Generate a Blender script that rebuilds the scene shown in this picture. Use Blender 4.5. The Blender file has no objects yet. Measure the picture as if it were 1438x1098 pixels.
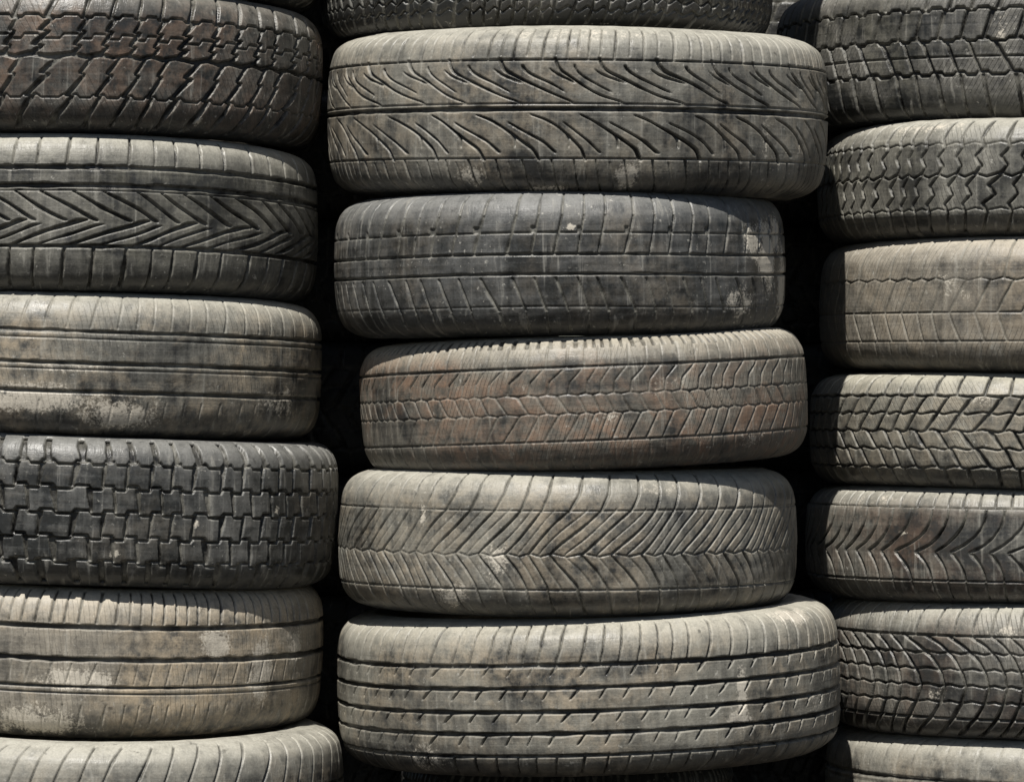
import bpy, math, numpy as np
from mathutils import Vector

scene = bpy.context.scene
STEP = 1.25      # mm, tread sampling

# ------------------------------------------------------------------ profile
def catmull(P, n=24):
    P = np.array(P, float)
    out = []
    Q = np.vstack([2*P[0]-P[1], P, 2*P[-1]-P[-2]])
    for i in range(1, len(Q)-2):
        p0, p1, p2, p3 = Q[i-1], Q[i], Q[i+1], Q[i+2]
        t = np.linspace(0, 1, n, endpoint=False)[:, None]
        out.append(.5*((2*p1)+(-p0+p2)*t+(2*p0-5*p1+4*p2-p3)*t**2+(-p0+3*p1-3*p2+p3)*t**3))
    out.append(P[-1:])
    return np.vstack(out)

def profile(H, k):
    """upper half contour (dr mm, z mm) from crown to inner liner centre."""
    h = H/2
    pts = [(0, 0), (-1.0*k, .35*h), (-3.0*k, .60*h), (-7.5*k, h-24), (-14*k, h-14), (-24*k, h-6.5),
           (-38*k, h-1.5), (-56, h), (-78, h-3), (-96, h-9), (-108, h-17), (-113, h-25),
           (-108, h-31), (-92, h-24), (-60, h-15), (-30, h-20), (-17, h-42), (-14, 0)]
    return catmull(pts)

def nz(a, b, rng, n=9, fa=3, fb=.02):
    """periodic-in-angle smooth noise"""
    o = 0
    for i in range(n):
        ka = rng.integers(1, fa+1); kb = rng.normal()*fb
        o = o+np.sin(ka*a+kb*b+rng.uniform(0, 6.28))
    return o/math.sqrt(n)

def tri(x): return 2*np.abs(2*(x-np.floor(x+.5)))-1

def groove_field(th, s, S, R, pat, rng, sm):
    v = s/S
    C = 2*math.pi*R
    g = np.zeros(np.broadcast(th, s).shape)
    j = .12*np.sin(5*th+rng.uniform(0, 6))+.11*np.sin(11*th+rng.uniform(0, 6))+.05*np.sin(23*th+rng.uniform(0, 6))
    wob = 1+.2*nz(th, s, rng, 8, 60, .12)          # groove width varies with wear
    for p in pat:
        if p[0] == 'c':
            _, v0, w, dep = p[:4]
            amp, N, shp = (list(p[4:])+[0, 1, 't'])[:3] if len(p) > 4 else (0, 1, 't')
            if len(p) == 6: shp = 't'
            off = 0
            if amp:
                t = tri(th*N/(2*math.pi)+j*N/50)
                off = amp*(np.clip(t*5, -1, 1) if shp == 's' else t)
            d = (v-v0-off)*S
            gg = np.clip((w*wob/2-np.abs(d))/1.3+.5, 0, 1)*dep
        else:
            _, N, va, vb, w, dep, offs = p[:7]
            ph = p[7] if len(p) > 7 else 0
            if isinstance(w, tuple):                 # tapering stroke (width at va, width at vb)
                w = w[0]+(w[1]-w[0])*np.clip((v-va)/(vb-va), 0, 1)
            ov = np.array([o[0] for o in offs], float); od = np.array([o[1] for o in offs], float)
            idx = np.argsort(ov); ov = ov[idx]; od = od[idx]
            vv = v.ravel()
            def fo(q): return (np.interp(q-sm, ov, od)+2*np.interp(q, ov, od)+np.interp(q+sm, ov, od))/4
            off = fo(vv)
            sl = (fo(vv+.01)-fo(vv-.01))/(.02*S)
            pitch = C/N
            x = th*N/(2*math.pi)+j*N/50+ph-off.reshape(v.shape)/pitch
            d = (x-np.floor(x)-.5)*pitch
            d = d*(1/np.sqrt(1+sl**2)).reshape(v.shape)
            win = np.clip((v-va)/.025+.5, 0, 1)*np.clip((vb-v)/.025+.5, 0, 1)
            gg = np.clip((w*wob/2-np.abs(d))/1.3+.5, 0, 1)*dep*win
        g = np.maximum(g, gg)
    return g

def build_tyre(name, R, H, k, pat, seed, depth=6.0, fine=(-95, 95), step=STEP, wear=.45, scuffs=(), sm=.012):
    rng = np.random.default_rng(seed)
    P = profile(H, k)
    seg = np.r_[0, np.cumsum(np.hypot(*np.diff(P, axis=0).T))]
    iS = np.argmax(P[:, 0] < -30*k); S = seg[iS]
    iB = np.argmin(P[:, 0]); SB = seg[iB]; ST = seg[-1]
    sa = np.arange(0, S, step)
    sb = np.linspace(S, SB, 22)
    sc = np.linspace(SB, ST, 10)[1:]
    sh = np.r_[sa, sb, sc]
    r = np.interp(sh, seg, P[:, 0]); z = np.interp(sh, seg, P[:, 1])
    s_all = np.r_[-sh[::-1][:-1], sh]
    r_all = np.r_[r[::-1][:-1], r]; z_all = np.r_[-z[::-1][:-1], z]
    s_all, r_all, z_all = s_all[1:], r_all[1:], z_all[1:]
    dr = np.gradient(r_all); dz = np.gradient(z_all)
    L = np.hypot(dr, dz)+1e-9
    nr, nzz = dz/L, -dr/L
    Rm = R*1000
    a0, a1 = math.radians(fine[0]), math.radians(fine[1])
    tf = np.arange(a0, a1, step/Rm)
    tb = np.linspace(a1, a0+2*math.pi, max(60, int((2*math.pi-(a1-a0))*Rm/8)), endpoint=False)
    th = np.r_[tf, tb]
    TH, SS = th[:, None], s_all[None, :]
    g = groove_field(TH, SS, S, Rm, pat, rng, sm)
    wr = 1-wear*np.clip(nz(TH, SS, rng, 12, 14, .04)*.5+.4, 0, 1)
    g = g*wr
    g[:, np.abs(s_all) > S*1.03] = 0
    lump = nz(TH, SS, rng, 8, 4, .012)*1.3+nz(TH, SS, rng, 12, 60, .15)*.22
    disp = lump-g*depth
    asd = np.abs(s_all)
    ring = np.where((asd > S*1.05) & (asd < SB-12), .7*np.sin(asd*.33), 0)
    disp = disp+ring[None, :]
    rr = Rm+r_all[None, :]+nr[None, :]*disp
    zz = z_all[None, :]+nzz[None, :]*disp+nz(TH, 0*SS, rng, 4, 3)*1.5
    co = np.stack([rr*np.sin(TH), -rr*np.cos(TH), zz], -1).reshape(-1, 3)/1000
    na, ns = len(th), len(s_all)
    i = np.arange(na)[:, None]; jx = np.arange(ns)[None, :]
    i2 = (i+1) % na; j2 = (jx+1) % ns
    F = np.stack([i*ns+jx, i2*ns+jx, i2*ns+j2, i*ns+j2], -1).reshape(-1)
    me = bpy.data.meshes.new(name)
    me.vertices.add(na*ns); me.vertices.foreach_set('co', co.astype(np.float32).ravel())
    nf = na*ns
    me.loops.add(nf*4); me.loops.foreach_set('vertex_index', F.astype(np.int32))
    me.polygons.add(nf); me.polygons.foreach_set('loop_start', np.arange(0, nf*4, 4, dtype=np.int32))
    me.update(calc_edges=True)
    me.polygons.foreach_set('use_smooth', np.ones(nf, dtype=bool))
    A = me.attributes.new('tyre_uv', 'FLOAT_VECTOR', 'POINT')
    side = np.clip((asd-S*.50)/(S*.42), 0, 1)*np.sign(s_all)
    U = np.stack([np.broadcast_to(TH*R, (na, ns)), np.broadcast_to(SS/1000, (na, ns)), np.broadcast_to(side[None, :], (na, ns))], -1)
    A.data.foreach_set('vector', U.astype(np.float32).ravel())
    B = me.attributes.new('groove', 'FLOAT', 'POINT')
    B.data.foreach_set('value', g.astype(np.float32).ravel())
    sc_ = np.zeros((na, ns))
    for (t0, v0, ru, rv, a) in scuffs:
        du = (TH-math.radians(t0))*Rm/ru; dv = (SS/S-v0)*S/rv
        sc_ = np.maximum(sc_, a*np.exp(-(du**2+dv**2)))
    D = me.attributes.new('scuff', 'FLOAT', 'POINT')
    D.data.foreach_set('value', sc_.astype(np.float32).ravel())
    me.validate()
    return me

# ------------------------------------------------------------------ material
def rubber(name, dark, dust, stain, stain_amt, groove_col, groove_amt, seed, sipe=(0, 0, 0), speck=.6, edge=.42, bump=1.0, dusty=0, dust_light=1.45):
    m = bpy.data.materials.new(name); m.use_nodes = True
    nt = m.node_tree; N = nt.nodes; Lk = nt.links
    b = N['Principled BSDF']
    def nd(t, **kw):
        x = N.new(t)
        for a, v in kw.items(): setattr(x, a, v)
        return x
    def math_(op, a, bb=None, clamp=False):
        x = nd('ShaderNodeMath', operation=op, use_clamp=clamp)
        for i, q in enumerate([a, bb]):
            if q is None: continue
            if isinstance(q, (int, float)): x.inputs[i].default_value = q
            else: Lk.new(q, x.inputs[i])
        return x.outputs[0]
    def noise(vec, scale, detail=4, rough=.6, dist=0):
        x = nd('ShaderNodeTexNoise'); x.inputs['Scale'].default_value = scale
        x.inputs['Detail'].default_value = detail; x.inputs['Roughness'].default_value = rough
        x.inputs['Distortion'].default_value = dist
        Lk.new(vec, x.inputs['Vector']); return x.outputs['Fac']
    def remap(v, lo, hi, a=0, c=1):
        x = nd('ShaderNodeMapRange'); x.inputs[1].default_value = lo; x.inputs[2].default_value = hi
        x.inputs[3].default_value = a; x.inputs[4].default_value = c
        Lk.new(v, x.inputs[0]); return x.outputs[0]
    def mix(f, a, c, mode='MIX'):
        x = nd('ShaderNodeMix', data_type='RGBA', blend_type=mode)
        if isinstance(f, (int, float)): x.inputs[0].default_value = f
        else: Lk.new(f, x.inputs[0])
        for i, q in ((6, a), (7, c)):
            if isinstance(q, tuple): x.inputs[i].default_value = (*q, 1)
            else: Lk.new(q, x.inputs[i])
        return x.outputs[2]
    tc = nd('ShaderNodeTexCoord'); at = nd('ShaderNodeAttribute', attribute_name='tyre_uv')
    gr = nd('ShaderNodeAttribute', attribute_name='groove').outputs['Fac']
    scf = nd('ShaderNodeAttribute', attribute_name='scuff').outputs['Fac']
    mp = nd('ShaderNodeMapping'); mp.inputs['Location'].default_value = (seed*3.17, seed*1.31, seed*.77)
    Lk.new(tc.outputs['Object'], mp.inputs[0]); P = mp.outputs[0]
    def mapped(sx, sy):
        q = nd('ShaderNodeMapping'); q.inputs['Scale'].default_value = (sx, sy, 1)
        q.inputs['Location'].default_value = (seed, seed*2.3, seed)
        Lk.new(at.outputs['Vector'], q.inputs[0]); return q.outputs[0]
    sep = nd('ShaderNodeSeparateXYZ'); Lk.new(at.outputs['Vector'], sep.inputs[0])
    big = noise(P, 7, 6, .6, .3)
    mid = noise(P, 45, 6, .68)
    fine = noise(P, 300, 3, .7)
    latst = noise(mapped(90, 6), 1, 4, .6, .5)
    cirst = noise(mapped(3.5, 100), 1, 4, .62, .5)
    f = math_('ADD', math_('MULTIPLY', big, 1.05), math_('MULTIPLY', mid, .45))
    f = math_('ADD', f, math_('MULTIPLY', latst, .40))
    f = math_('ADD', f, math_('MULTIPLY', cirst, .34))
    f = math_('ADD', f, math_('MULTIPLY', fine, .06))
    f = remap(f, 1.0-dusty, 1.42-dusty)
    col = mix(f, dark, dust)
    st = noise(P, 5.3, 8, .7, .8)
    st = math_('MULTIPLY', remap(st, .42, .62), remap(mid, .38, .58))
    st = math_('MULTIPLY', st, stain_amt, True)
    col = mix(st, col, stain)
    # upward shoulder dust also brightened as painted sunlight; underside painted dark as shade
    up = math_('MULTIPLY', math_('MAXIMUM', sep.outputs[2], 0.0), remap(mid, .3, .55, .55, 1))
    col = mix(up, col, tuple(min(1, c*dust_light) for c in dust))
    under_shade = math_('MULTIPLY', math_('MAXIMUM', math_('MULTIPLY', sep.outputs[2], -1.0), 0.0), remap(mid, .35, .65, .95, .6))
    col = mix(under_shade, col, dark)
    sc = remap(latst, .60, .70); col = mix(math_('MULTIPLY', sc, .42), col, (.38, .365, .32))
    sp = remap(noise(P, 130, 3, .6), .65, .70); sp = math_('MULTIPLY', sp, remap(big, .42, .56))
    col = mix(math_('MULTIPLY', sp, speck), col, (.52, .50, .44))
    dk = remap(noise(P, 60, 4, .65), .36, .26); col = mix(math_('MULTIPLY', dk, .6), col, (.018, .018, .016))
    # chalky scuffs
    sm = math_('ADD', math_('MULTIPLY', fine, .5), math_('MULTIPLY', mid, .7))
    sm = math_('ADD', sm, math_('MULTIPLY', scf, .45))
    sm = math_('MULTIPLY', remap(sm, .80, .92), remap(scf, .03, .3))
    sm = math_('MULTIPLY', sm, .9)
    col = mix(sm, col, (.60, .55, .46))
    sip = None
    if sipe[0]:
        ph = math_('ADD', math_('MULTIPLY', sep.outputs[0], 1000.0/sipe[0]),
                   math_('MULTIPLY', sep.outputs[1], sipe[2]))
        ph = math_('ADD', ph, math_('MULTIPLY', mid, .7))
        fr = math_('ABSOLUTE', math_('SUBTRACT', math_('FRACT', ph), .5))
        sip = remap(fr, .11, .03)
        sip = math_('MULTIPLY', sip, remap(big, .46, .56, 0, 1))
        sip = math_('MULTIPLY', sip, remap(math_('ABSOLUTE', sep.outputs[2]), .7, .9, 1, 0))
        sip = math_('MULTIPLY', sip, math_('SUBTRACT', 1.0, gr, True))
        sip = math_('MULTIPLY', sip, sipe[1])
        col = mix(math_('MULTIPLY', sip, .75), col, (.02, .02, .018))
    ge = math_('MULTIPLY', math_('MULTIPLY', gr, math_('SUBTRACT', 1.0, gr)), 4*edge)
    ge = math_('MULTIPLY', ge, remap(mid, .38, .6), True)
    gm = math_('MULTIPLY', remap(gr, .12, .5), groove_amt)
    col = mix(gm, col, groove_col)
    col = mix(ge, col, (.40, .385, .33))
    gv = remap(fine, .3, .7, .86, 1.14)
    vv = nd('ShaderNodeVectorMath', operation='SCALE'); Lk.new(col, vv.inputs[0]); Lk.new(gv, vv.inputs['Scale'])
    Lk.new(vv.outputs[0], b.inputs['Base Color'])
    Lk.new(remap(f, 0, 1, .36, .70), b.inputs['Roughness'])
    b.inputs['Specular IOR Level'].default_value = .5
    hgt = math_('ADD', math_('MULTIPLY', fine, .16), math_('MULTIPLY', mid, .60))
    hgt = math_('ADD', hgt, math_('MULTIPLY', latst, .55))
    hgt = math_('ADD', hgt, math_('MULTIPLY', cirst, .30))
    if sip is not None: hgt = math_('SUBTRACT', hgt, math_('MULTIPLY', sip, .5))
    bp = nd('ShaderNodeBump'); bp.inputs['Strength'].default_value = .8*bump
    bp.inputs['Distance'].default_value = .0022
    Lk.new(hgt, bp.inputs['Height']); Lk.new(bp.outputs[0], b.inputs['Normal'])
    return m

# ------------------------------------------------------------------ tread patterns (v: +1 top shoulder .. -1 bottom)
Z = [(-1, 0), (1, 0)]
ARC = [(.50, -34), (.38, -14), (.2, 6), (0, 18), (-.2, 22), (-.4, 16), (-.6, 4), (-.8, -14), (-1, -30)]
PAT = {
 'L1': [('c', .02, 6, 1, .02, 54), ('c', .52, 3, .9, .02, 54, 's'),
        ('l', 54, .02, .98, 4.6, 1, [(.02, 0), (.14, 12), (.16, 4), (.32, 18), (.34, 10), (.50, 22), (.53, 16), (.98, 30)]),
        ('l', 54, -.98, .02, (7, 4.4), 1, [(.02, 30), (-.20, 12), (-.22, 18), (-.48, -4), (-.50, 2), (-.74, -14), (-1, -22)]),
        ('c', -.49, 2.4, .6, .02, 54, 's'), ('c', .26, 2.4, .7, .03, 54, 's')],
 'L2': [('c', .52, 6, 1), ('c', .30, 6.5, 1), ('c', .245, 2.5, .6), ('c', -.42, 5, 1),
        ('l', 52, -.12, .24, (4.6, 2.6), .95, [(.24, -74), (-.12, 0)]),
        ('l', 26, -.42, -.10, (3, 6), 1, [(-.08, 10), (-.42, -100)]),
        ('l', 26, -.42, -.16, (2, 3.6), .9, [(-.08, 10), (-.42, -100)], .5),
        ('l', 54, .55, 1.0, 2.8, .7, [(.55, 0), (1, 4)]),
        ('l', 54, -1.0, -.42, 4.2, .95, [(-.42, 0), (-1, -5)])],
 'L3': [('c', .42, 4.5, .9), ('c', .33, 2.2, .5), ('c', .02, 5, 1), ('c', -.06, 1.8, .4), ('c', -.34, 5, .9),
        ('l', 74, .46, 1.0, 2.2, .35, [(.4, 0), (1, 12)]),
        ('l', 74, -1.0, -.45, 2.2, .2, [(-.4, 0), (-1, -10)])],
 'L4': [('c', .62, 3.2, .9, .025, 62, 's'), ('c', .31, 3.2, .9, .025, 62, 's'), ('c', 0, 3.2, .9, .025, 62, 's'),
        ('c', -.31, 3.2, .9, .025, 62, 's'), ('c', -.62, 3.0, .8, .025, 62, 's'),
        ('l', 62, .62, 1.02, 8.5, 1, [(.6, 0), (1, -4)]),
        ('l', 62, .31, .62, (3.5, 6.5), 1, [(.31, -2), (.62, 2)], .25), ('l', 62, 0, .31, (3.5, 6.5), 1, [(0, 2), (.31, -2)], .75), ('l', 62, -.31, 0, (3.5, 6.5), 1, [(-.31, -2), (0, 2)], .25),
        ('l', 62, -.62, -.31, (4, 6.5), 1, [(-.62, 2), (-.31, -2)], .75), ('l', 62, -1.02, -.6, 8.5, 1, [(-.6, 0), (-1, 5)], .25)],
 'L5': [('c', .46, 6, 1), ('c', .06, 6.5, 1), ('c', -.28, 3.5, .8), ('c', -.36, 2, .5),
        ('l', 112, .5, 1.04, 2.8, .6, [(.5, 0), (1, 6)]),
        ('l', 80, -.25, .02, 1.8, .3, [(-.3, 0), (.05, 10)]),
        ('l', 90, -1.0, -.5, 2, .3, [(-.5, 0), (-1, -8)])],
 'L6': [('c', .38, 5, .9), ('c', 0, 5, .9), ('c', -.45, 5, .9),
        ('l', 60, .42, 1.0, 2.8, .6, [(.45, 0), (1, 30)]), ('l', 50, -1, -.45, 4, .7, [(-.45, 0), (-1, -10)])],
 'C0': [('c', -.1, 4, .9, .04, 90), ('c', -.45, 4, .9, .04, 90), ('c', .4, 5, .9), ('c', -.75, 3, .9, .04, 90), ('c', -.6, 3, .9, .04, 90),
        ('l', 90, -1, .9, 3.6, .9, [(-1, 0), (-.6, 10), (-.3, 0), (0, 10), (.9, 16)])],
 'C1': [('c', .0, 6, 1), ('c', .055, 1.8, .5), ('c', .52, 2.2, .8), ('c', -.52, 1.8, .5),
        ('l', 30, .07, .54, (1.5, 4.6), 1, [(.56, -4), (.46, 0), (.40, 6), (.32, 26), (.22, 50), (.14, 72), (.06, 104)]),
        ('l', 30, .18, .46, (1.2, 3.4), .9, [(.48, 28), (.41, 31), (.34, 44), (.26, 66), (.16, 90)]),
        ('l', 30, .28, .42, (3.8, 1.2), .85, [(.44, -14), (.36, 0), (.28, 30)]),
        ('l', 30, -.54, -.06, (4.4, 1.6), 1, [(-.04, -40), (-.11, -16), (-.20, 4), (-.30, 22), (-.42, 42), (-.56, 50)]),
        ('l', 30, -.46, -.14, (3.2, 1.2), .9, [(-.12, 6), (-.22, 28), (-.34, 54), (-.48, 74)]),
        ('l', 30, -.40, -.26, (1.2, 3.6), .85, [(-.24, 14), (-.32, 20), (-.42, 20)]),
        ('l', 60, .52, 1.03, 2.4, .65, [(.5, -3), (1, 4)], 0),
        ('l', 120, .56, 1.0, 1.8, .45, [(.5, -3), (1, 4)], .5),
        ('l', 60, -1.03, -.52, 2.6, .65, [(-.5, 46), (-1, 58)]),
        ('l', 120, -.95, -.55, 1.8, .35, [(-.5, 46), (-1, 58)], .5)],
 'C2': [('c', .38, 2.2, .7), ('c', .11, 3.2, 1), ('c', -.14, 3.2, 1), ('c', -.55, 1.8, .4),
        ('l', 60, .12, .62, 3, .85, [(.1, 0), (.6, 12)]), ('l', 60, .62, 1.02, 2.6, .6, [(.6, 12), (1, 16)]),
        ('l', 30, .38, .46, 6, .8, Z, .2),
        ('l', 64, -.62, -.18, 3, .8, [(-.15, 0), (-.6, 18)]),
        ('l', 64, -1.02, -.62, 2.6, .55, [(-.6, 18), (-1, 22)])],
 'C3': [('c', .50, 3, .9), ('c', .12, 2.0, .5, .012, 84), ('c', -.14, 2.0, .5, .012, 84), ('c', -.52, 2.2, .7),
        ('l', 130, .80, 1.05, 5, .8, Z), ('l', 84, .5, .84, 2.0, .45, [(.5, 0), (.85, 3)]),
        ('l', 84, .12, .5, 2.1, .65, [(.1, 0), (.3, 4), (.5, 22)]), ('l', 84, -.14, .12, 2.1, .6, [(-.14, 12), (.1, 0)], .5),
        ('l', 84, -.52, -.14, 2.1, .6, [(-.52, -6), (-.14, 14)]), ('l', 84, -1, -.52, 2.0, .45, [(-.5, 0), (-1, 2)])],
 'C4': [('l', 58, -.12, 1.0, 2.8, .85, [(1, 36), (.62, 30), (.42, 20), (.1, -14), (-.12, -38)]),
        ('l', 58, -.12, .45, 1.8, .45, [(1, 36), (.62, 30), (.42, 20), (.1, -14), (-.12, -38)], .5),
        ('l', 58, -1.0, -.12, 2.8, .85, [(-.12, -38), (-.3, -22), (-.5, -8), (-1, 4)]),
        ('l', 58, -.55, -.12, 1.8, .45, [(-.12, -38), (-.3, -22), (-.5, -8), (-1, 4)], .5),
        ('c', .42, 2, .5), ('c', -.12, 2.2, .5, .02, 58), ('c', -.55, 2.2, .6)],
 'C5': [('c', .40, 5.5, 1), ('c', .14, 5, 1), ('c', -.13, 5, 1), ('c', -.38, 5, 1), ('c', -.64, 4, .95),
        ('l', 84, .40, .95, 2.2, .75, [(.4, -6), (.6, 0), (.92, 5)]),
        ('l', 64, .28, .40, (1.2, 3.6), .9, [(.14, -12), (.4, 8)]), ('l', 64, .01, .14, (1.2, 3.6), .9, [(-.13, -14), (.14, 8)], .3),
        ('l', 64, -.25, -.13, (1.2, 3.6), .9, [(-.38, -14), (-.13, 8)], .6), ('l', 64, -.51, -.38, (1.2, 3.4), .85, [(-.64, -12), (-.38, 6)], .1),
        ('l', 70, -1.02, -.62, 3, .85, [(-.62, 0), (-1, -7)])],
 'R1': [('c', .1, 4, .95, .02, 66, 's'), ('c', -.34, 4, .95, .02, 66, 's'), ('c', .5, 3.5, .9, .02, 66, 's'), ('c', -.12, 2.2, .6),
        ('l', 66, .5, .98, 4.2, .95, [(.5, 0), (.98, 12)], .5), ('l', 66, .1, .5, 4.2, .95, [(.1, 0), (.5, 12)], 0), ('l', 66, -.34, .1, 4.2, .95, [(-.34, 14), (.1, -4)], .5),
        ('l', 66, -1.0, -.34, 4.5, .9, [(-.34, 0), (-1, 10)])],
 'R2': [('c', .02, 2.6, .9, .03, 80), ('c', .50, 2, .5, .02, 80), ('c', -.50, 2, .5, .02, 80),
        ('l', 80, .02, 1.0, 3.4, .95, [(.02, 0), (.16, 8), (.3, 1), (.44, 11), (.58, 8), (1, 18)]),
        ('l', 80, -1.0, .02, 3.4, .95, [(.02, 14), (-.14, 2), (-.28, 8), (-.42, -4), (-.56, 0), (-1, -10)], .5)],
 'R3': [('c', .32, 2.2, .6, .02, 66), ('c', -.12, 2.2, .6), ('c', -.5, 2, .5),
        ('l', 66, .32, 1.0, 2.6, .6, [(.3, 0), (1, 14)]), ('l', 66, -.12, .32, 2.8, .7, [(-.12, -8), (.32, 14)]),
        ('l', 66, -.5, -.12, 2.6, .5, [(-.5, 6), (-.12, -8)]), ('l', 66, -1, -.5, 2.2, .4, Z)],
 'R4': [('c', .56, 3, .85, .015, 62), ('c', .28, 2.6, .9, .02, 62), ('c', 0, 2.6, .9, .02, 62), ('c', -.28, 2.6, .9, .02, 62), ('c', -.58, 2.8, .85, .02, 62),
        ('l', 62, .56, 1.0, 4, .9, [(.5, 0), (1, 6)], 0), ('l', 62, .28, .56, 4, .95, [(.28, -9), (.56, 7)], .5),
        ('l', 62, 0, .28, 4, .95, [(0, -9), (.28, 7)], 0), ('l', 62, -.28, 0, 4, .95, [(-.28, 7), (0, -9)], .5),
        ('l', 62, -.58, -.28, 4, .95, [(-.58, 8), (-.28, -6)], 0), ('l', 62, -1.0, -.58, 4, .9, [(-1, 4), (-.58, 0)], .5)],
 'R5': [('l', 84, .62, 1.0, 2.4, .8, [(.4, 0), (1, 3)]), ('c', .62, 2.2, .7), ('c', -.55, 2.4, .8),
        ('l', 72, -.10, .60, (4, 2.4), .95, [(.6, 30), (.45, 29), (.3, 24), (.15, 14), (.02, 0), (-.10, -20)]),
        ('l', 72, -.55, -.10, (2.4, 4), .95, [(-.10, -20), (-.25, -8), (-.40, -1), (-.55, 2)]),
        ('l', 72, -1.0, -.55, 2.8, .7, [(-.4, 0), (-1, 5)])],
 'R6': [('c', .50, 3, .9), ('c', .27, 2.6, .9, .015, 70), ('c', .05, 2.6, .9, .015, 70), ('c', -.17, 2.6, .9, .015, 70), ('c', -.39, 2.6, .9, .015, 70), ('c', -.62, 3, .9),
        ('l', 84, .50, 1.0, 2.4, .7, [(.44, -4), (1, 2)]),
        ('l', 70, -1.0, .50, (4.8, 3.4), 1, ARC)],
}
PAT['R7'] = PAT['L3']; PAT['L0'] = PAT['L1']; PAT['C6'] = PAT['L5']

GREY = (.040, .040, .038); DARK = (.026, .027, .026)
DUST = (.285, .273, .232); TAN = (.44, .36, .255); RUST = (.26, .165, .11); OLIVE = (.19, .178, .13); BROWN = (.29, .235, .165)
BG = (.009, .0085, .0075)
T = {
 'L0': (-.600, .00, 1.228, .190, .335, -1, 0, 1.0, 6, (DARK, DUST, RUST, .3, BG, .95), 'dark worn winter tyre on top of a tall tyre stack'),
 'L1': (-.607, .00, 1.033, .191, .340, -1, 0, 1.0, 7, (DARK, (.20, .19, .165), (.23, .145, .095), .6, BG, .95), 'dark winter tyre with chunky zigzag blocks and rusty stains'),
 'L2': (-.607, .00, .824, .209, .335, -1.5, 0, .9, 7, (GREY, DUST, OLIVE, .3, BG, .95), 'grey used tyre with bold arrow-shaped tread grooves'),
 'L3': (-.602, .00, .633, .191, .335, -2, 0, 1.0, 5.5, (GREY, DUST, TAN, .8, (.03, .028, .022), .8), 'worn tyre with straight ribs and tan mud smears'),
 'L4': (-.589, .00, .434, .199, .345, -2, 0, .85, 8, (DARK, (.19, .188, .175), TAN, .15, BG, .95), 'black off-road tyre with staggered square tread blocks'),
 'L5': (-.597, .00, .237, .197, .330, -2, 0, .95, 6.5, (GREY, (.34, .305, .245), TAN, 1.1, BG, .85), 'mud-caked tyre with straight grooves and finely ribbed shoulder'),
 'L6': (-.577, -.08, .000, .237, .345, -1, 0, 1.1, 5.5, (GREY, DUST, TAN, .4, BG, .9), 'dusty grey tyre at the bottom of a stack'),
 'C0': (.048, .07, 1.187, .195, .322, 0, 1.5, .75, 6, (DARK, (.09, .09, .08), RUST, .1, BG, .95), 'dark tyre with zigzag tread lying above a wide tyre'),
 'C1': (.091, .00, .963, .222, .350, -.3, 2.2, 1.25, 6, (GREY, DUST, TAN, .45, BG, .95), 'wide dusty tyre with branching diagonal tread and central groove'),
 'C2': (.066, -.04, .770, .191, .313, .9, 1.2, 1.05, 4.5, (DARK, (.15, .15, .143), TAN, .2, (.03, .03, .027), .8), 'smooth dark grey tyre worn down to shallow tread'),
 'C3': (.099, -.04, .589, .178, .311, 2.8, .3, .9, 4.2, (GREY, (.28, .255, .205), RUST, 1.0, (.028, .024, .018), .8), 'tilted brownish tyre with serrated shoulder and rust tint'),
 'C4': (.078, -.03, .394, .192, .319, .3, 0, 1.15, 4.2, (GREY, DUST, TAN, .5, (.04, .038, .03), .8), 'grey tyre with worn arrow tread and yellowish dirt'),
 'C5': (.107, .00, .186, .207, .353, 2.0, 0, 1.15, 7, (GREY, (.30, .285, .238), TAN, .6, BG, .95), 'wide tilted tyre with five deep straight grooves'),
 'C6': (.081, .13, .000, .180, .240, 0, 0, 1.0, 5, (DARK, (.04, .04, .035), TAN, .05, BG, .9), 'small dark tyre under the middle tyre stack'),
 'R1': (.738, .27, 1.068, .200, .348, 0, 0, .9, 7, (DARK, (.21, .20, .178), OLIVE, .3, BG, .95), 'dark winter tyre with slanted tread blocks'),
 'R2': (.776, .19, .905, .163, .330, 0, 0, 1.0, 5.5, (GREY, DUST, OLIVE, .4, BG, .9), 'narrow grey tyre with wavy interlocking tread'),
 'R3': (.784, .19, .717, .188, .335, -.6, 0, 1.1, 4, (GREY, (.31, .28, .228), BROWN, .6, (.045, .04, .03), .7), 'dusty bald tyre with faded tread blocks'),
 'R4': (.758, .19, .556, .161, .325, 0, 0, .9, 6.5, (GREY, (.29, .275, .225), TAN, .4, BG, .95), 'narrow winter tyre with net of angular blocks'),
 'R5': (.748, .19, .397, .159, .320, -.3, 0, .95, 6, (GREY, DUST, RUST, .3, BG, .95), 'narrow tyre with curved arrow tread and finely cut shoulder'),
 'R6': (.783, .19, .209, .188, .335, -.3, 0, 1.0, 6.5, (GREY, DUST, RUST, .3, BG, .95), 'deep-treaded tyre with curved fanning rows of blocks'),
 'R7': (.788, .19, .000, .209, .330, 0, 0, 1.0, 5, (GREY, DUST, TAN, .4, BG, .8), 'plain dusty tyre at the bottom of a stack'),
}
SIPE = {'L1': (8, .5, 60), 'L3': (8, .3, 30), 'L5': (7, .3, 20),
        'C3': (6, .5, -60), 'R1': (7, .6, -80), 'R2': (7, .4, 50), 'R3': (8, .4, -50),
        'R4': (7, .4, 90), 'R5': (7, .4, 0), 'R6': (7, .6, 40)}
DUSTY = {'C1': .03, 'L2': -.03, 'L5': .10, 'C5': .06, 'C4': .03, 'C3': .05, 'R3': .10, 'R4': .05, 'R2': .02, 'R6': 0, 'L3': .02, 'C2': -.02, 'L4': -.03, 'L1': -.03, 'R5': -.03, 'C0': -.1, 'C6': -.2}
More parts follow.
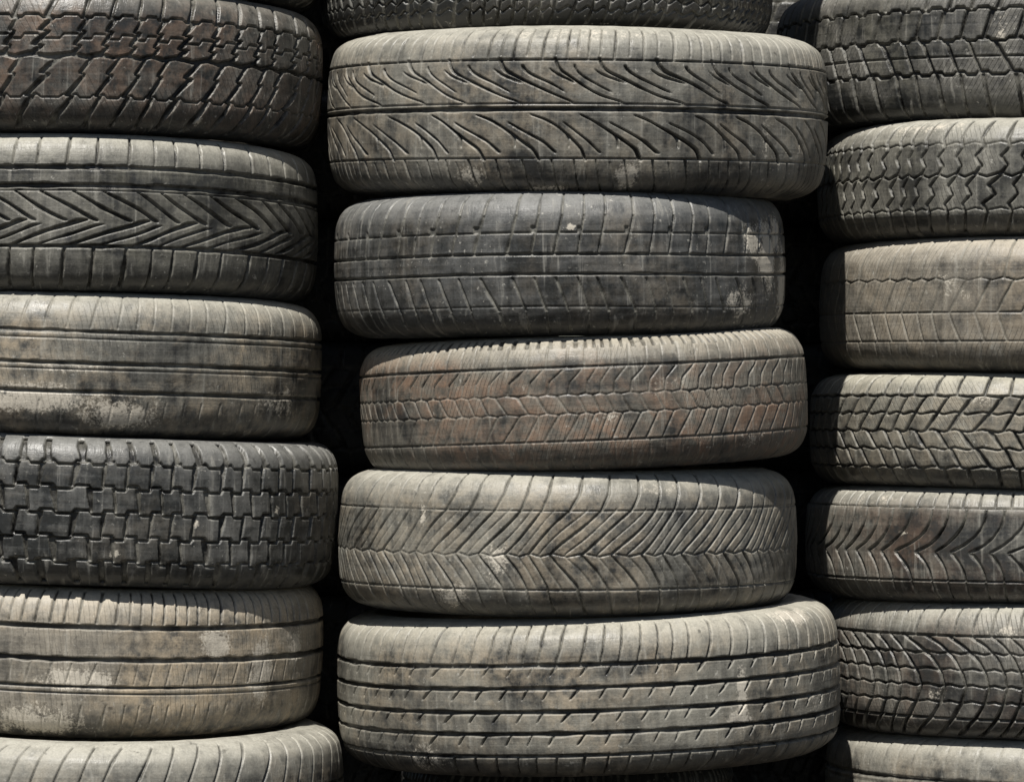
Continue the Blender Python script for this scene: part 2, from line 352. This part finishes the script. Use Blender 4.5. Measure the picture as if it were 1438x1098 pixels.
DUST_LIGHT = {'L4': 1.15, 'C0': .9, 'C6': .5, 'L1': 1.15}  # per-tyre strength of settled dust and painted highlight on the top shoulder
SCUFF = {'C2': [(63, .1, 32, 55, 1), (50, -.5, 40, 30, .7), (2, .45, 6, 6, 1), (75, -.3, 30, 60, 1), (70, .4, 24, 34, 1), (56, .3, 34, 30, .9)],
         'L5': [(38, .25, 28, 26, 1), (52, -.1, 30, 50, .9), (5, -.2, 60, 18, .9), (-5, -.75, 80, 30, .8), (65, .2, 25, 60, .7)],
         'L3': [(-5, -.45, 90, 22, .95), (15, -.6, 60, 30, .8), (60, -.4, 60, 25, .7), (0, -.05, 90, 8, .5)],
         'C5': [(34, -.05, 10, 45, 1), (33, -.3, 20, 10, 1), (55, .85, 60, 20, .9), (-40, -.7, 50, 25, .6), (60, -.2, 40, 40, .5)],
         'C1': [(10, -.7, 18, 22, .9), (-25, -.72, 25, 18, .8), (-8, -.9, 40, 10, .8), (0, .85, 200, 16, .5), (45, -.3, 20, 30, .5)],
         'C4': [(-38, .35, 6, 14, 1), (-18, -.2, 25, 35, .7), (-30, -.65, 30, 25, .7), (20, .7, 60, 20, .4)],
         'L4': [(30, -.1, 6, 7, 1), (52, .1, 6, 8, .8), (12, -.5, 9, 6, .7)],
         'L1': [(35, -.75, 10, 10, .9), (0, .7, 40, 8, .5)],
         'C3': [(5, -.2, 14, 7, .6), (20, .2, 80, 30, .3), (45, -.6, 40, 20, .5)],
         'R3': [(-30, .3, 60, 50, .35)], 'R2': [(-40, .8, 80, 14, .6)], 'R6': [(-20, .6, 40, 15, .5), (-35, -.3, 25, 20, .5)],
         'R5': [(-50, .75, 60, 12, .5), (-40, .2, 9, 6, .8)], 'R4': [(-20, .5, 50, 20, .4)], 'R1': [(-10, .3, 12, 30, .6)]}
col = scene.collection
for i, (kk, t) in enumerate(T.items()):
    x, y, zb, H, R, roll, pitch, k, dep, ma, lab = t
    fine = (-45, 97) if kk[0] == 'L' else ((-97, 45) if kk[0] == 'R' else (-97, 97))
    st = STEP if kk not in ('L0', 'C6', 'R7') else 2.4
    me = build_tyre('tyre', R, H*1000, k, PAT[kk], 100+i*7, dep, fine, st, scuffs=SCUFF.get(kk, ()), sm=.03 if kk in ('C1', 'C4', 'R5', 'R6') else .012)
    me.materials.append(rubber('rubber_%02d' % i, *ma, seed=i+1, sipe=SIPE.get(kk, (0, 0, 0)), dusty=DUSTY.get(kk, 0), dust_light=DUST_LIGHT.get(kk, 1.6)))
    o = bpy.data.objects.new('tyre' if i == 0 else 'tyre.%03d' % i, me)
    o.location = (x, y, zb+H/2)
    o.rotation_euler = (math.radians(pitch), -math.radians(roll), 0)
    o['label'] = lab; o['category'] = 'tyre'; o['group'] = 'stacked used tyres'
    col.objects.link(o)

# second row of stacks, standing in the shade behind the gaps, and unseen tyres added atop the front stacks to block daylight
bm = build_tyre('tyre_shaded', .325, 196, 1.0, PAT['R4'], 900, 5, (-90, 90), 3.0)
bm.materials.append(rubber('rubber_shaded', (.03, .03, .03), (.10, .10, .09), OLIVE, .1, BG, .9, seed=50, speck=.1, edge=.3, dust_light=1))
n = len(T)
spots = [(bx+.012*math.sin(r_*2.3+bx), by+.01*math.cos(r_*3.1), .096+.190*r_, .3*math.sin(r_*1.7))
         for (bx, by) in ((-.25, .64), (.44, .84)) for r_ in range(8)]
spots += [(-.59, .01, 1.418+.1, .4), (.07, .04, 1.386+.1, 1.2), (.09, .02, 1.582+.1, 2.2), (.742, .24, 1.268+.1, 3.3), (.75, .22, 1.464+.1, 4.1), (.75, .22, 1.66+.1, 5.1)]
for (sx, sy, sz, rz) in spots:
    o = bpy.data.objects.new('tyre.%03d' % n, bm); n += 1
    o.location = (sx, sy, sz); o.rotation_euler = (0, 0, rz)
    o['label'] = 'dark tyre in the shade of the tyre stacks' if sy > .5 else 'unseen dark tyre added above a stack to block daylight'
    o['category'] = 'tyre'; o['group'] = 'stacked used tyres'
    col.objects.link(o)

# ------------------------------------------------------------------ ground
gm = bpy.data.meshes.new('ground')
gm.from_pydata([(-60, -60, 0), (60, -60, 0), (60, 60, 0), (-60, 60, 0)], [], [(0, 1, 2, 3)])
go = bpy.data.objects.new('ground', gm); go['kind'] = 'structure'; col.objects.link(go)
m = bpy.data.materials.new('dirt'); m.use_nodes = True
nt = m.node_tree; b = nt.nodes['Principled BSDF']
tc = nt.nodes.new('ShaderNodeTexCoord'); nn = nt.nodes.new('ShaderNodeTexNoise'); nn.inputs['Scale'].default_value = 12
nn.inputs['Detail'].default_value = 8
cr = nt.nodes.new('ShaderNodeValToRGB'); cr.color_ramp.elements[0].color = (.035, .031, .025, 1); cr.color_ramp.elements[1].color = (.07, .06, .048, 1)
nt.links.new(tc.outputs['Object'], nn.inputs['Vector']); nt.links.new(nn.outputs['Fac'], cr.inputs[0]); nt.links.new(cr.outputs[0], b.inputs['Base Color'])
bp = nt.nodes.new('ShaderNodeBump'); bp.inputs['Distance'].default_value = .02; nt.links.new(nn.outputs['Fac'], bp.inputs['Height']); nt.links.new(bp.outputs[0], b.inputs['Normal'])
b.inputs['Roughness'].default_value = .95
gm.materials.append(m)

# ------------------------------------------------------------------ light
az, el = math.radians(-16), math.radians(60)
d = Vector((math.sin(az)*math.cos(el), -math.cos(az)*math.cos(el), math.sin(el)))   # towards sun
sl = bpy.data.lights.new('sun', 'SUN'); sl.energy = 5.0; sl.angle = math.radians(.5); sl.color = (1, .965, .905)
so = bpy.data.objects.new('sun', sl); so.rotation_euler = d.to_track_quat('Z', 'Y').to_euler(); so.location = (-3, -4, 6)
col.objects.link(so)
w = bpy.data.worlds.new('World'); scene.world = w; w.use_nodes = True
sk = w.node_tree.nodes.new('ShaderNodeTexSky'); sk.sky_type = 'NISHITA'; sk.sun_disc = False
sk.sun_elevation = el; sk.sun_rotation = math.atan2(d.x, d.y)
w.node_tree.links.new(sk.outputs[0], w.node_tree.nodes['Background'].inputs[0])
w.node_tree.nodes['Background'].inputs[1].default_value = .05

# ------------------------------------------------------------------ camera
cd = bpy.data.cameras.new('camera'); cd.lens = 125.2; cd.sensor_width = 36; cd.clip_end = 300
co = bpy.data.objects.new('camera', cd); co.location = (0, -5, .6925); co.rotation_euler = (math.radians(90), 0, 0)
col.objects.link(co); scene.camera = co
scene.view_settings.view_transform = 'Standard'; scene.view_settings.look = 'None'; scene.view_settings.exposure = 0
